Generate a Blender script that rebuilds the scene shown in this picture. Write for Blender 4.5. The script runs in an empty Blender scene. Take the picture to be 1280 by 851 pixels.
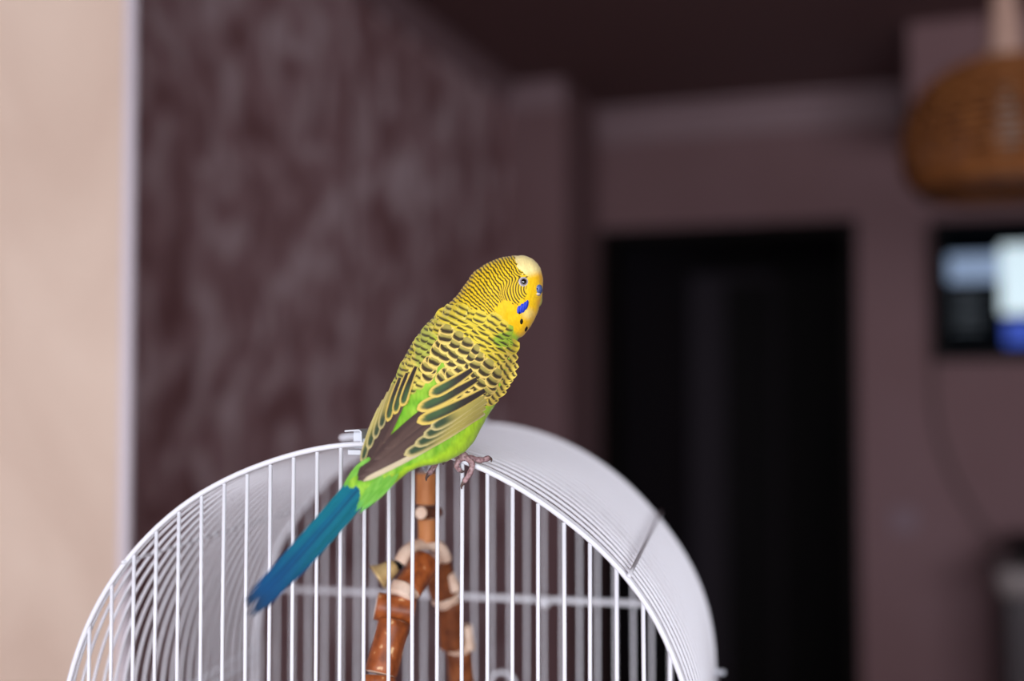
import bpy, math, random
import numpy as np
from mathutils import Vector
from mathutils.bvhtree import BVHTree

# ------------------------------------------------------------------ camera, light, exposure
F = 1344.0                    # focal length in pixels of the 1280 x 851 frame
PITCH = math.radians(2.02)
EYE = np.array([0.0, 0.0, 1.55])
scene = bpy.context.scene
C = scene.collection
cd = bpy.data.cameras.new('camera'); cam = bpy.data.objects.new('camera', cd); C.objects.link(cam)
cam.location = EYE; cam.rotation_euler = (math.pi/2 + PITCH, 0, 0)
cd.sensor_width = 36.0; cd.lens = F*36/1280
cd.clip_start = 0.01; cd.clip_end = 60
cd.dof.use_dof = True; cd.dof.focus_distance = 0.428
cd.dof.aperture_fstop = (cd.lens/1000)/0.0128
scene.camera = cam
scene.view_settings.view_transform = 'Standard'; scene.view_settings.look = 'None'
scene.view_settings.gamma = 1; scene.view_settings.use_curve_mapping = False
scene.view_settings.exposure = 0.0

# room frame: b to the right, a away from the window, turned 19.27 degrees from the camera
YAW = math.radians(19.27)
AV = np.array([math.sin(YAW), math.cos(YAW), 0.0]); BV = np.array([math.cos(YAW), -math.sin(YAW), 0.0])
def room(b, a, z): return b*BV + a*AV + np.array([0, 0, z])     # z above the floor

w = bpy.data.worlds.new('sky'); scene.world = w; w.use_nodes = True
bg = w.node_tree.nodes['Background']; bg.inputs[0].default_value = (0.62, 0.74, 1.0, 1); bg.inputs[1].default_value = 1.0
def area(name, loc, target, sx, sy, power, col):
    l = bpy.data.lights.new(name, 'AREA'); l.shape = 'RECTANGLE'; l.size = sx; l.size_y = sy; l.energy = power; l.color = col
    o = bpy.data.objects.new(name, l); C.objects.link(o); o.location = loc
    o.rotation_euler = (Vector(target) - Vector(loc)).to_track_quat('-Z', 'Y').to_euler()
    return o
# daylight falling in through the window behind the camera
area('window_daylight', room(0.95, -2.42, 2.05), room(0.3, 1.2, 1.25), 3.8, 1.6, 185, (0.97, 0.97, 1.0))

# ------------------------------------------------------------------ helpers
def lin(c):
    c = np.asarray(c, float)/255.0
    return np.where(c <= 0.04045, c/12.92, ((c+0.055)/1.055)**2.4)
_c = math.cos(PITCH); _s = math.sin(PITCH)
FW = np.array([0, _c, _s]); UP = np.array([0, -_s, _c]); RT = np.array([1.0, 0, 0])
def at(u, v, Y):
    """the point at depth Y (metres from the eye along the ground) seen at (u, v) of the photograph"""
    u = np.asarray(u, float)[..., None]; v = np.asarray(v, float)[..., None]; Y = np.asarray(Y, float)[..., None]
    r = FW + RT*(u-640)/F - UP*(v-425.5)/F
    return EYE + r*(Y/r[..., 1:2])
MM = 1e-3

def mat(name, col, rough=0.5, spec=0.5, metal=0.0, emit=None, attr=False, noise=None, bump=None, sheen=0, sss=0, coat=0):
    m = bpy.data.materials.new(name); m.use_nodes = True; nt = m.node_tree; b = nt.nodes['Principled BSDF']
    c = lin(col); b.inputs['Base Color'].default_value = (*c, 1)
    b.inputs['Roughness'].default_value = rough; b.inputs['Metallic'].default_value = metal
    b.inputs['Specular IOR Level'].default_value = spec
    if sheen: b.inputs['Sheen Weight'].default_value = sheen
    if coat: b.inputs['Coat Weight'].default_value = coat
    if sss: b.inputs['Subsurface Weight'].default_value = sss; b.inputs['Subsurface Scale'].default_value = 0.004
    if emit is not None: b.inputs['Emission Color'].default_value = (*lin(emit[0]), 1); b.inputs['Emission Strength'].default_value = emit[1]
    if attr:
        a = nt.nodes.new('ShaderNodeAttribute'); a.attribute_name = 'Col'
        nt.links.new(a.outputs['Color'], b.inputs['Base Color'])
    if noise:       # (scale, [(pos, srgb)...], detail, stretch xyz)
        tc = nt.nodes.new('ShaderNodeTexCoord'); mp = nt.nodes.new('ShaderNodeMapping'); mp.inputs['Scale'].default_value = noise[3]
        n = nt.nodes.new('ShaderNodeTexNoise'); n.inputs['Scale'].default_value = noise[0]; n.inputs['Detail'].default_value = noise[2]
        if len(noise) > 4: n.inputs['Distortion'].default_value = noise[4]
        r = nt.nodes.new('ShaderNodeValToRGB')
        while len(r.color_ramp.elements) < len(noise[1]): r.color_ramp.elements.new(0.5)
        for e, (p, cc) in zip(r.color_ramp.elements, noise[1]): e.position = p; e.color = (*lin(cc), 1)
        nt.links.new(tc.outputs['Object'], mp.inputs[0]); nt.links.new(mp.outputs[0], n.inputs['Vector'])
        nt.links.new(n.outputs['Fac'], r.inputs[0]); nt.links.new(r.outputs[0], b.inputs['Base Color'])
    if bump:        # (scale, strength, distance, stretch)
        tc = nt.nodes.new('ShaderNodeTexCoord'); mp = nt.nodes.new('ShaderNodeMapping'); mp.inputs['Scale'].default_value = bump[3] if len(bump) > 3 else (1, 1, 1)
        n = nt.nodes.new('ShaderNodeTexNoise'); n.inputs['Scale'].default_value = bump[0]; n.inputs['Detail'].default_value = 4
        bp = nt.nodes.new('ShaderNodeBump'); bp.inputs['Strength'].default_value = bump[1]; bp.inputs['Distance'].default_value = bump[2]
        nt.links.new(tc.outputs['Object'], mp.inputs[0]); nt.links.new(mp.outputs[0], n.inputs['Vector'])
        nt.links.new(n.outputs['Fac'], bp.inputs['Height']); nt.links.new(bp.outputs[0], b.inputs['Normal'])
    return m

class MB:
    """collects shapes (world coordinates) and links them as ONE mesh object"""
    def __init__(s): s.v = []; s.f = []; s.c = []; s.n = 0
    def add(s, v, f, c=None):
        v = np.asarray(v, float).reshape(-1, 3)
        s.v.append(v); s.f += [tuple(i + s.n for i in q) for q in f]; s.n += len(v)
        if c is not None: s.c.append(np.asarray(c, float).reshape(-1, 3))
        return s
    def grid(s, P, c=None, closed=False, caps=False):
        """P: rows x cols x 3"""
        R, K = P.shape[:2]; f = []
        kk = K if closed else K-1
        for i in range(R-1):
            for j in range(kk):
                j2 = (j+1) % K
                f.append((i*K+j, i*K+j2, (i+1)*K+j2, (i+1)*K+j))
        if caps: f.append(tuple(range(K-1, -1, -1))); f.append(tuple((R-1)*K+j for j in range(K)))
        return s.add(P.reshape(-1, 3), f, None if c is None else c.reshape(-1, 3))
    def tube(s, pts, r, n=8, closed=False, flat=1.0):
        pts = np.asarray(pts, float); m = len(pts); r = np.broadcast_to(np.asarray(r, float), (m,))
        T = np.gradient(pts, axis=0) if not closed else np.roll(pts, -1, 0)-np.roll(pts, 1, 0)
        T /= np.linalg.norm(T, axis=1)[:, None]+1e-12
        ref = np.array([0, 0, 1.0]) if abs(T[0][2]) < .9 else np.array([1.0, 0, 0])
        N = np.cross(T[0], ref); N /= np.linalg.norm(N); a = np.arange(n)*2*math.pi/n; rows = []
        for i in range(m):
            N = N - T[i]*(N@T[i]); N /= np.linalg.norm(N); B = np.cross(T[i], N)
            rows.append(pts[i] + r[i]*(np.cos(a)[:, None]*N + flat*np.sin(a)[:, None]*B))
        if closed: rows.append(rows[0])
        return s.grid(np.array(rows), closed=True, caps=not closed)
    def box(s, o, x, y, z):
        """corner o, edge vectors x, y, z"""
        o, x, y, z = (np.asarray(k, float) for k in (o, x, y, z))
        v = [o, o+x, o+x+y, o+y, o+z, o+x+z, o+x+y+z, o+y+z]
        return s.add(v, [(0, 3, 2, 1), (4, 5, 6, 7), (0, 1, 5, 4), (1, 2, 6, 5), (2, 3, 7, 6), (3, 0, 4, 7)])
    def lathe(s, prof, o=(0, 0, 0), axis=(0, 0, 1), n=32):
        axis = np.asarray(axis, float); axis /= np.linalg.norm(axis)
        ref = np.array([1.0, 0, 0]) if abs(axis[0]) < .9 else np.array([0, 1.0, 0])
        N = np.cross(axis, ref); N /= np.linalg.norm(N); B = np.cross(axis, N); a = np.arange(n)*2*math.pi/n
        P = np.array([np.asarray(o) + axis*z + r*(np.cos(a)[:, None]*N+np.sin(a)[:, None]*B) for r, z in prof])
        return s.grid(P, closed=True, caps=True)
    def build(s, name, m, parent=None, smooth=True, label=None, kind=None, loc=None, bevel=0):
        me = bpy.data.meshes.new(name); V = np.concatenate(s.v)
        off = np.array(loc, float) if loc is not None else (np.array(parent['_at']) if parent is not None else np.zeros(3))
        me.from_pydata((V-off).tolist(), [], s.f)
        if s.c:
            at_ = me.color_attributes.new('Col', 'FLOAT_COLOR', 'POINT'); c = np.concatenate(s.c)
            at_.data.foreach_set('color', np.hstack([c, np.ones((len(c), 1))]).astype(np.float32).ravel())
        me.materials.append(m)
        if smooth: me.polygons.foreach_set('use_smooth', [True]*len(me.polygons))
        me.update()
        o = bpy.data.objects.new(name, me); C.objects.link(o); o['_at'] = off.tolist()
        if parent is not None: o.parent = parent
        else: o.location = off
        if label: o['label'] = label
        if kind: o['kind'] = kind
        if bevel:
            bv = o.modifiers.new('bevel', 'BEVEL'); bv.width = bevel; bv.segments = 3; bv.limit_method = 'ANGLE'
        if smooth and bevel: me.polygons.foreach_set('use_smooth', [False]*len(me.polygons))
        return o
def thing(name, loc, label, cat, group=None):
    o = bpy.data.objects.new(name, None); C.objects.link(o); o.location = loc; o['_at'] = [float(x) for x in loc]
    o['label'] = label; o['category'] = cat; o.empty_display_size = 0.01
    if group: o['group'] = group
    return o
def tag(o, label, cat):
    o['label'] = label; o['category'] = cat; return o
def spline(P, n):
    """Catmull-Rom through the rows of P"""
    P = np.asarray(P, float); m = len(P); Q = np.vstack([2*P[0]-P[1], P, 2*P[-1]-P[-2]])
    out = []
    for x in np.linspace(0, m-1, n):
        i = min(int(x), m-2); t = x-i; a, b, c, d = Q[i:i+4]
        out.append(0.5*((2*b)+(c-a)*t+(2*a-5*b+4*c-d)*t*t+(3*b-a-3*c+d)*t**3))
    return np.array(out)
def sst(a, b, x):
    t = np.clip((x-a)/(b-a), 0, 1); return t*t*(3-2*t)

# ------------------------------------------------------------------ room
CEIL = 2.50
M_mauve = mat('mauve_wall_paint', (128, 99, 103), 0.75, 0.3, noise=(1.6, [(0.3, (119, 90, 93)), (0.7, (130, 102, 107))], 3, (1, 1, 1)), bump=(60, .15, .002))
M_mottled = mat('mottled_silk_plaster', (120, 95, 100), 0.5, 0.5,
                noise=(10.5, [(0.36, (136, 98, 101)), (0.50, (172, 138, 143)), (0.64, (216, 196, 203))], 5, (1.0, 1.0, 0.62), 0.9), bump=(25, .3, .004))
M_beige = mat('beige_wall_plaster', (214, 190, 172), 0.8, 0.3,
              noise=(5.0, [(0.35, (196, 174, 158)), (0.6, (207, 187, 171)), (0.8, (216, 198, 183))], 4, (1.0, 1.0, 0.45), 1.5), bump=(14, .5, .004, (1, 1, .35)))
M_ceil = mat('dim_mauve_ceiling_paint', (112, 86, 88), 0.8, 0.3)
M_corn = mat('cornice_paint', (134, 110, 116), 0.6, 0.4)
M_dark = mat('dark_wenge_wood', (14, 9, 8), 0.7, 0.1, noise=(6, [(0.3, (10, 6, 6)), (0.7, (18, 12, 11))], 4, (8, 8, 0.6)))
M_hall = mat('hall_wall_shade_tone', (20, 15, 16), 0.9, 0.05)  # near-black: the lack of light in the hall is put into the colour
M_greydoor = mat('hall_door_shaded_grey', (42, 35, 38), 0.8, 0.1)  # pale door strip, darkened in its colour for the hall's shade
M_white = mat('white_frame_paint', (225, 222, 224), 0.4, 0.5)
M_strip = mat('pale_corner_strip', (205, 196, 204), 0.45, 0.5)
M_floor = mat('oak_floor', (120, 88, 62), 0.45, 0.5, noise=(4, [(0.3, (105, 74, 50)), (0.7, (136, 102, 74))], 5, (1, 9, 1)))

def rbox(mb, b0, b1, a0, a1, z0, z1):
    return mb.box(room(b0, a0, z0), (b1-b0)*BV, (a1-a0)*AV, np.array([0, 0, z1-z0]))
def struct(name, m, *boxes, **k):
    mb = MB()
    for q in boxes: rbox(mb, *q)
    k.setdefault('smooth', False)
    return mb.build(name, m, kind='structure', **k)
BL, BR, AF, AB = -1.16, 3.10, -2.20, 3.70       # left, right, window side, back
struct('floor', M_floor, (BL-.12, BR+.12, AF-.12, 5.3, -.1, 0))
struct('ceiling', M_ceil, (BL-.12, BR+.12, AF-.12, 5.3, CEIL, CEIL+.1))
struct('wall_left', M_mottled, (BL-.12, BL, AF, AB+.14, 0, CEIL))
struct('wall_right', M_mauve, (BR, BR+.12, AF, 5.3, 0, CEIL))
DL, DR, DT = -0.955, -0.092, 2.075               # doorway in the back wall
struct('wall_back', M_mauve, (BL, DL-.01, AB, AB+.14, 0, CEIL), (DR, BR, AB, AB+.14, 0, CEIL), (DL-.01, DR, AB, AB+.14, DT, CEIL))
# wall behind the camera with its window opening
struct('wall_front', M_mauve, (BL, -1.05, AF-.12, AF, 0, CEIL), (2.9, BR, AF-.12, AF, 0, CEIL), (-1.05, 2.9, AF-.12, AF, 0, .55), (-1.05, 2.9, AF-.12, AF, 2.42, CEIL))
wf = struct('window_1', M_white, (-1.05, 2.9, AF-.10, AF-.04, .55, .61), (-1.05, 2.9, AF-.10, AF-.04, 2.36, 2.42), (-1.05, -.99, AF-.10, AF-.04, .61, 2.36), (2.84, 2.9, AF-.10, AF-.04, .61, 2.36), (.25, .31, AF-.10, AF-.04, .61, 2.36), (1.55, 1.61, AF-.10, AF-.04, .61, 2.36))
# pier in the far left corner, its band of cornice, the cornice of the back wall and the ceiling line of the left wall
struct('trim_1', M_mauve, (BL, -0.962, 3.27, AB, 0, CEIL), label='narrow mauve pier in the far corner left of the dark doorway')
def cornice(name, b0, a0, b1, a1, h, d, nrm):
    p0 = room(b0, a0, 0); p1 = room(b1, a1, 0); n = np.asarray(nrm, float)
    prof = [(0, -h), (d*.25, -h), (d*.3, -h*.8), (d*.55, -h*.55), (d*.62, -h*.3), (d, -h*.18), (d, 0), (0, 0)]
    P = np.array([[p + n*x + np.array([0, 0, CEIL+z]) for x, z in prof] for p in (p0, p1)])
    return MB().grid(P, closed=True, caps=True).build(name, M_corn, kind='structure', smooth=False)
cornice('trim_2', DL-.005, AB, 0.06, AB, .115, .05, -AV)
cornice('trim_3', BL, 3.27, -0.962, 3.27, .085, .03, -AV)
cornice('trim_4', BL, .9, BL, 3.27, .06, .04, BV)
struct('trim_5', M_mauve, (0.061, BR, 3.044, AB, 2.285, CEIL), label='boxed-in ceiling beam above the wall television')
# the pale wall end close to the camera on the left, with a corner strip
A0 = room(-.608, .75, 0); A1 = room(BL, .75, 0)
dsp = at(150, 400, 1.04) - at(150, 400, 0.92); dsp[2] = 0; dsp += -0.01*BV
mb = MB(); mb.box(A0, A1-A0, dsp, np.array([0, 0, CEIL])); mb.build('wall_near_left', M_beige, kind='structure', smooth=False)
st = MB().tube(np.array([A0+np.array([0, 0, 0.0]) + BV*.0015, A0+BV*.0015+np.array([0, 0, CEIL])]), .0058, 16)
st.build('trim_6', M_strip, kind='structure', label='pale corner strip on the end of the beige wall')
# dark frame of the doorway, hall behind it with a second door
struct('door_1', M_dark, (DL, DL+.035, AB-.012, AB+.15, 0, DT), (DR-.035, DR, AB-.012, AB+.15, 0, DT), (DL+.035, DR-.035, AB-.012, AB+.15, DT-.035, DT), label='dark wood lining of the open doorway in the far wall')
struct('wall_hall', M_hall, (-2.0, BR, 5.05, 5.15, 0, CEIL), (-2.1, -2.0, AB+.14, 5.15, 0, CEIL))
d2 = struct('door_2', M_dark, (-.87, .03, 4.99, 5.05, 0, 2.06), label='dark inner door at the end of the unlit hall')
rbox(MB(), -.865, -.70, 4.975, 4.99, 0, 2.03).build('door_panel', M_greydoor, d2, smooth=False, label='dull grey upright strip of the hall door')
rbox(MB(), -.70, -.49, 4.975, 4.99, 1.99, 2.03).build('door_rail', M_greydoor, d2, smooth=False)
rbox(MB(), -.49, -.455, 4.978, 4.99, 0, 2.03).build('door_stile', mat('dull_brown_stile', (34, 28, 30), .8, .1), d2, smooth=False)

# ------------------------------------------------------------------ things on the far wall
tvb, tvz0, tvz1, tva = 0.136, 1.608, 2.047, AB-.075
tvr = thing('television', room(tvb+.37, AB-.03, tvz0), 'black flat screen television hung on the mauve wall, picture switched on', 'television')
M_blk = mat('black_plastic', (7, 7, 8), .6, .15); M_scr = mat('dark_screen', (3, 4, 6), .3, 0.0, emit=((4, 8, 14), .2))
rbox(MB(), tvb, tvb+.75, tva, tva+.045, tvz0, tvz1).build('bezel', M_blk, tvr, bevel=.008, smooth=False)
rbox(MB(), tvb+.25, tvb+.5, tva+.045, AB, tvz0+.1, tvz1-.1).build('wall_bracket', M_blk, tvr, smooth=False)
scr = rbox(MB(), tvb+.022, tvb+.728, tva-.003, tva, tvz0+.025, tvz1-.02).build('screen', M_scr, tvr, smooth=False)
def scrbox(name, x0, x1, z0, z1, col, e, k=.0015):
    rbox(MB(), tvb+x0, tvb+x1, tva-.003-k, tva-.003, tvz0+z0, tvz0+z1).build(name, mat(name+'_glow', col, .5, emit=(col, e)), scr, smooth=False)
scrbox('screen_banner', .045, .20, .243, .327, (126, 148, 178), .62, .001)
scrbox('screen_window', .195, .60, .14, .352, (206, 228, 236), .75, .002)
scrbox('screen_blue_panel', .205, .60, .045, .122, (8, 62, 175), .55)
for i in range(5): scrbox('screen_line', .055, .145, .205-i*.028, .213-i*.028, (60, 70, 78), .4)
pts = [at(1166, 452, 3.40)] + [None]*0
def onwall(u, v, a):
    r = at(u, v, 1.0)-EYE; return EYE + r*(a/(r@AV))
cab = spline([onwall(*p, AB-.012) for p in ((1166, 446), (1167, 500), (1178, 560), (1200, 612), (1226, 655), (1250, 681))], 40)
tag(MB().tube(cab, .0055, 8).build('power_cable', mat('grey_brown_cable', (70, 52, 50), .6), loc=cab[0]), 'thin dark cable looping down the wall from the television', 'cable')
p = onwall(1130, 650, AB)
sw = thing('light_switch', p, 'small pale light switch on the wall right of the doorway', 'light switch')
M_sw = mat('pale_switch_plastic', (134, 112, 122), .6, .2)
MB().box(p-.04*BV-.008*AV-[0, 0, .04], .08*BV, .008*AV, [0, 0, .08]).build('switch_plate', M_sw, sw, bevel=.003, smooth=False)
MB().box(p-.022*BV-.012*AV-[0, 0, .025], .044*BV, .004*AV, [0, 0, .05]).build('rocker', M_sw, sw, bevel=.0015, smooth=False)
# cabinet in the right corner with a grey worktop and a black box
cabr = thing('cabinet', room(.75, 3.4, 0), 'dark maroon cabinet with a thick grey top at the right edge', 'cabinet')
M_mar = mat('dark_maroon_lacquer', (38, 24, 32), .4); M_wt = mat('grey_worktop', (132, 122, 122), .5)
rbox(MB(), .30, 1.25, 3.30, AB-.015, .08, .945).build('body', M_mar, cabr, bevel=.004, smooth=False)
rbox(MB(), .33, 1.22, 3.34, AB-.015, 0, .08).build('plinth', M_blk, cabr, smooth=False)
for i in range(2):
    d = rbox(MB(), .305+i*.473, .772+i*.473, 3.28, 3.30, .10, .93).build('door', M_mar, cabr, bevel=.003, smooth=False)
    MB().tube([room(.72+i*.10, 3.262, .6), room(.72+i*.10, 3.262, .8)], .006, 8).build('handle', mat('steel', (170, 170, 170), .3, metal=1), d)
rbox(MB(), .275, 1.27, 3.26, AB-.015, .945, 1.03).build('worktop', M_wt, cabr, bevel=.03, smooth=False)
bx = thing('storage_box', room(.5, 3.42, 1.03), 'low black box with a lid on the grey cabinet top', 'box')
rbox(MB(), .345, .75, 3.32, 3.58, 1.03, 1.075).build('tray', M_blk, bx, bevel=.01, smooth=False)
rbox(MB(), .34, .755, 3.315, 3.585, 1.075, 1.087).build('lid', M_blk, bx, bevel=.004, smooth=False)

# ------------------------------------------------------------------ wicker pendant lamp
lc = room(.215, 2.2, 0)
lamp = thing('pendant_lamp', lc+[0, 0, CEIL], 'wicker pendant lamp with a round woven shade under the ceiling beam', 'pendant lamp')
M_wick = mat('brown_wicker', (130, 78, 38), .6, .2, noise=(40, [(0.3, (102, 56, 26)), (0.7, (158, 100, 54))], 3, (1, 1, 1)))
M_neck = mat('pale_wood_neck', (186, 150, 134), .6)
prof = spline([(.03, 2.147), (.085, 2.135), (.135, 2.105), (.170, 2.055), (.184, 1.99), (.176, 1.935), (.150, 1.905)], 24)
mb = MB(); th = np.linspace(0, 2*math.pi, 97)[:-1]
for i, (r, z) in enumerate(prof):
    rr = r + .0028*np.cos(th*24 + math.pi*(i % 2))
    mb.tube(np.stack([lc[0]+rr*np.cos(th), lc[1]+rr*np.sin(th), np.full_like(th, z)], 1), .0052, 6, closed=True)
mb.build('shade', M_wick, lamp, kind='stuff', label='woven brown wicker drum shade')
for k in range(24):
    a = k*2*math.pi/24
    MB().tube([[lc[0]+r*math.cos(a), lc[1]+r*math.sin(a), z] for r, z in prof], .0035, 6).build('shade_rib', M_wick, lamp)
t_ = np.stack([lc[0]+.150*np.cos(th), lc[1]+.150*np.sin(th), np.full_like(th, 1.902)], 1)
MB().tube(t_, .007, 8, closed=True).build('bottom_rim', mat('dark_wicker_rim', (70, 38, 18), .6), lamp)
MB().lathe([(.0, 2.11), (.034, 2.12), (.034, 2.15), (.026, 2.23), (.019, 2.31), (.014, 2.40), (.012, CEIL-.03)], (lc[0], lc[1], 0)).build('neck', M_neck, lamp, label='pale tapering neck')
MB().lathe([(.0, CEIL-.03), (.05, CEIL-.03), (.055, CEIL-.01), (.055, CEIL), (0, CEIL)], (lc[0], lc[1], 0)).build('ceiling_rose', M_neck, lamp)
MB().lathe([(.0, 1.975), (.02, 1.98), (.03, 2.0), (.026, 2.03), (.014, 2.06), (.014, 2.11), (0, 2.11)], (lc[0], lc[1], 0)).build('bulb', mat('frosted_glass_bulb', (200, 200, 195), .4), lamp)

# ------------------------------------------------------------------ cage
R = .135; D = 1.433*R
CO = np.array([-.44*R, 3.215*R, 1.55-1.199*R])      # centre of the front arch
cy = math.radians(11.3)
CA = np.array([math.sin(cy), math.cos(cy), 0]); CL = np.array([math.cos(cy), -math.sin(cy), 0])
def cg(x, d, z): return CO + x*CL + d*CA + np.array([0, 0, z])
FP = [(0, 1), (21, .994), (26.1, 1.0056), (33.1, 1.0069), (39.3, 1.008), (54.8, .9945), (63.3, 1.0), (69.9, 1.0045), (80, 1.006), (90, 1.0057), (94.1, 1.0026), (98.2, .9981), (103, .9949), (107.4, .9925), (112.1, .990), (120.3, .9965), (140.8, .9995), (148.6, 1.002), (165.4, .9971), (180, 1)]
BP = [(0, 1), (5, 1.001), (13, 1.007), (20, 1.006), (27, 1.003), (33.5, .996), (39.3, .992), (55, .9985), (64, 1.002), (76, 1.006), (90, 1.004), (120, 1), (180, 1)]
def rad(deg, d):
    f = np.interp(deg, *zip(*FP)); b = np.interp(deg, *zip(*BP)); k = min(1, max(0, d/.06)); return R*(f*(1-k)+b*k)
ZB = -.30                                           # where the wires enter the tray
def arch(d, shrink=0, n=72, sag=0.0):
    ang = np.linspace(0, 180, n); pts = [cg(R-shrink, d, ZB)]
    rr = np.array([rad(x, d)-shrink for x in ang])
    k = np.ones(7)/7; rs = np.convolve(np.pad(rr, 3, mode='edge'), k, 'valid')
    for x, r in zip(ang, rs): pts.append(cg(r*math.cos(math.radians(x)), d+sag*math.sin(math.radians(x)), r*math.sin(math.radians(x))))
    pts.append(cg(-R+shrink, d, ZB)); return np.array(pts)
cage = thing('bird_cage', cg(0, D/2, ZB-.05), 'white wire bird cage with an arched barrel top, the bird perched on it', 'bird cage')
M_wire = mat('white_powder_coated_wire', (229, 231, 238), .38, .5)
M_plast = mat('white_clip_plastic', (214, 219, 228), .35, .5)
MB().tube(arch(0), .00115, 10).build('front_ring', M_wire, cage, label='thick white wire framing the front arch')
MB().tube(arch(.0026, .0004), .0009, 8).build('front_ring', M_wire, cage)
rng = random.Random(4)
proto = None; NV = 20
for k in range(NV):
    d = .0100 + k*.0092
    MB().tube(arch(d + rng.uniform(-.0002, .0002), .0006, sag=rng.uniform(-.0002, .0002)), .00076, 8).build('vault_wire', M_wire, cage)
MB().tube(arch(D), .0012, 8).build('back_ring', M_wire, cage)
SP = .0750*R
for side, d in (('front_bar', 0.0004), ('back_bar', D)):
    for k in range(-13, 14):
        x = k*SP
        if abs(x) > R*.985: continue
        deg = math.degrees(math.acos(x/R)); r = rad(deg, d); zt = math.sqrt(max(r*r-x*x, 1e-6))-.0012
        j = rng.uniform(-.0003, .0003)
        zz = [ZB, -.15, -.05, zt*.5, zt]
        MB().tube([cg(x+j*(i % 2), d, z) for i, z in enumerate(zz)], .00083, 8).build(side, M_wire, cage)
for ang in (39.3, 140.8):
    c_, s_ = math.cos(math.radians(ang)), math.sin(math.radians(ang)); r = R*(1.004 if ang < 90 else 1.0)
    sgn = .0016 if ang < 90 else -.0002
    MB().tube([cg((r+sgn*1.2)*c_, d, (r+sgn*1.2)*s_) for d in np.linspace(-.0032, D+.003, 12)], .00085, 8).build('cross_rod', M_wire, cage)
for sx in (-1, 1):
    MB().tube([cg(sx*(R+.0018), d, -.0005) for d in np.linspace(-.003, D+.003, 6)], .0009, 8).build('cross_rod', M_wire, cage)
    MB().tube([cg(sx*(R+.0018), d, -.0065) for d in np.linspace(0, D, 6)], .0009, 8).build('cross_rod', M_wire, cage)
    MB().tube([cg(sx*(R+.0018), d, ZB+.02) for d in np.linspace(0, D, 6)], .0009, 8).build('cross_rod', M_wire, cage)
MB().tube([cg(R-.001, D, .001), cg(R+.006, D, .0005)], .0013, 8).build('rod_end', M_plast, cage)
zb = .272*R; hw = math.sqrt(R*R-zb*zb)
MB().tube([cg(-hw, D-.002, zb), cg(hw, D-.002, zb)], .0017, 8).build('back_rail', M_wire, cage)
for z in (-.05, -.2):
    MB().tube([cg(-R, .0018, z), cg(R, .0018, z)], .0011, 8).build('front_rail', M_wire, cage)
    MB().tube([cg(-R, D-.002, z), cg(R, D-.002, z)], .0013, 8).build('back_rail', M_wire, cage)
a_ = np.linspace(0, 2*math.pi, 25)[:-1]
lp = at(628, 857, .605)
MB().tube([lp+.0075*(math.cos(x)*CL)+.0075*math.sin(x)*np.array([0, 0, 1]) for x in a_], .0011, 8, closed=True).build('wire_loop', M_wire, cage)
cl_ = at(680, 752, .607)
MB().lathe([(0, -.002), (.003, -.002), (.0038, 0), (.003, .002), (0, .0025)], cl_, (0, 1, 0), 16).build('weld_knob', M_wire, cage)
# latch on the crest of the front ring: upright plate, folded lip, tongue under the ring
def plate(name, pts2, d0, d1, th, m=M_plast):
    """a bent strip: polyline in the x-z plane swept from depth d0 to d1"""
    mb = MB(); P = np.array(pts2, float); T = np.gradient(P, axis=0); N = np.stack([-T[:, 1], T[:, 0]], 1); N /= np.linalg.norm(N, axis=1)[:, None]
    loop = np.vstack([P+N*th/2, (P-N*th/2)[::-1]])
    G = np.array([[cg(x, d, z) for x, z in loop] for d in (d0, d1)])
    return mb.grid(G, closed=True, caps=True).build(name, m, cage, smooth=False)
lx = (-.0075)
zt = R*1.0035
plate('latch', [(lx-.0005, zt+.0052), (lx+.0055, zt+.0056), (lx+.0064, zt+.0050), (lx+.0066, zt-.0005)], -.0012, .0085, .0006)
MB().box(cg(lx+.0016, .0036, zt-.0018), .0050*CL, .0008*CA, [0, 0, .0068]).build('latch_web', M_plast, cage, smooth=False)
MB().box(cg(lx+.0010, -.0018, zt-.0044), .0056*CL, .006*CA, [0, 0, .0021]).build('latch_tongue', M_plast, cage, smooth=False, bevel=.0004)
MB().tube([cg(lx+.0066, .001, zt+.0012), cg(lx+.0125, .001, zt+.0010)], .0012, 8).build('latch_pin', M_plast, cage)
# carrying handle folded down to the left of the crest, and the knob at the back
hp = spline([cg(lx+.004, .028, R+.0015), cg(lx-.006, .028, R+.0018), cg(lx-.0125, .031, R+.0012), cg(lx-.0145, .045, R+.001), cg(lx-.0145, .10, R+.001), cg(lx-.0145, .125, R+.001), cg(lx-.012, .139, R+.0012), cg(lx+.004, .142, R+.0015)], 60)
MB().tube(hp, .0024, 10, flat=.8).build('carrying_handle', M_plast, cage, label='white handle folded flat over the crest')
MB().lathe([(.0030, 0), (.0034, .003), (.0028, .0055), (0, .006)], cg(.0045, D-.004, R+.0005), (0, 0, 1), 16).build('crest_knob', M_plast, cage)
# tray and lower rim, out of the picture below
M_tray = mat('pale_grey_tray', (205, 208, 215), .4)
MB().box(cg(-R-.006, -.006, ZB-.05), (2*R+.012)*CL, (D+.012)*CA, [0, 0, .058]).build('tray', M_tray, cage, smooth=False, bevel=.006)
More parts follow.
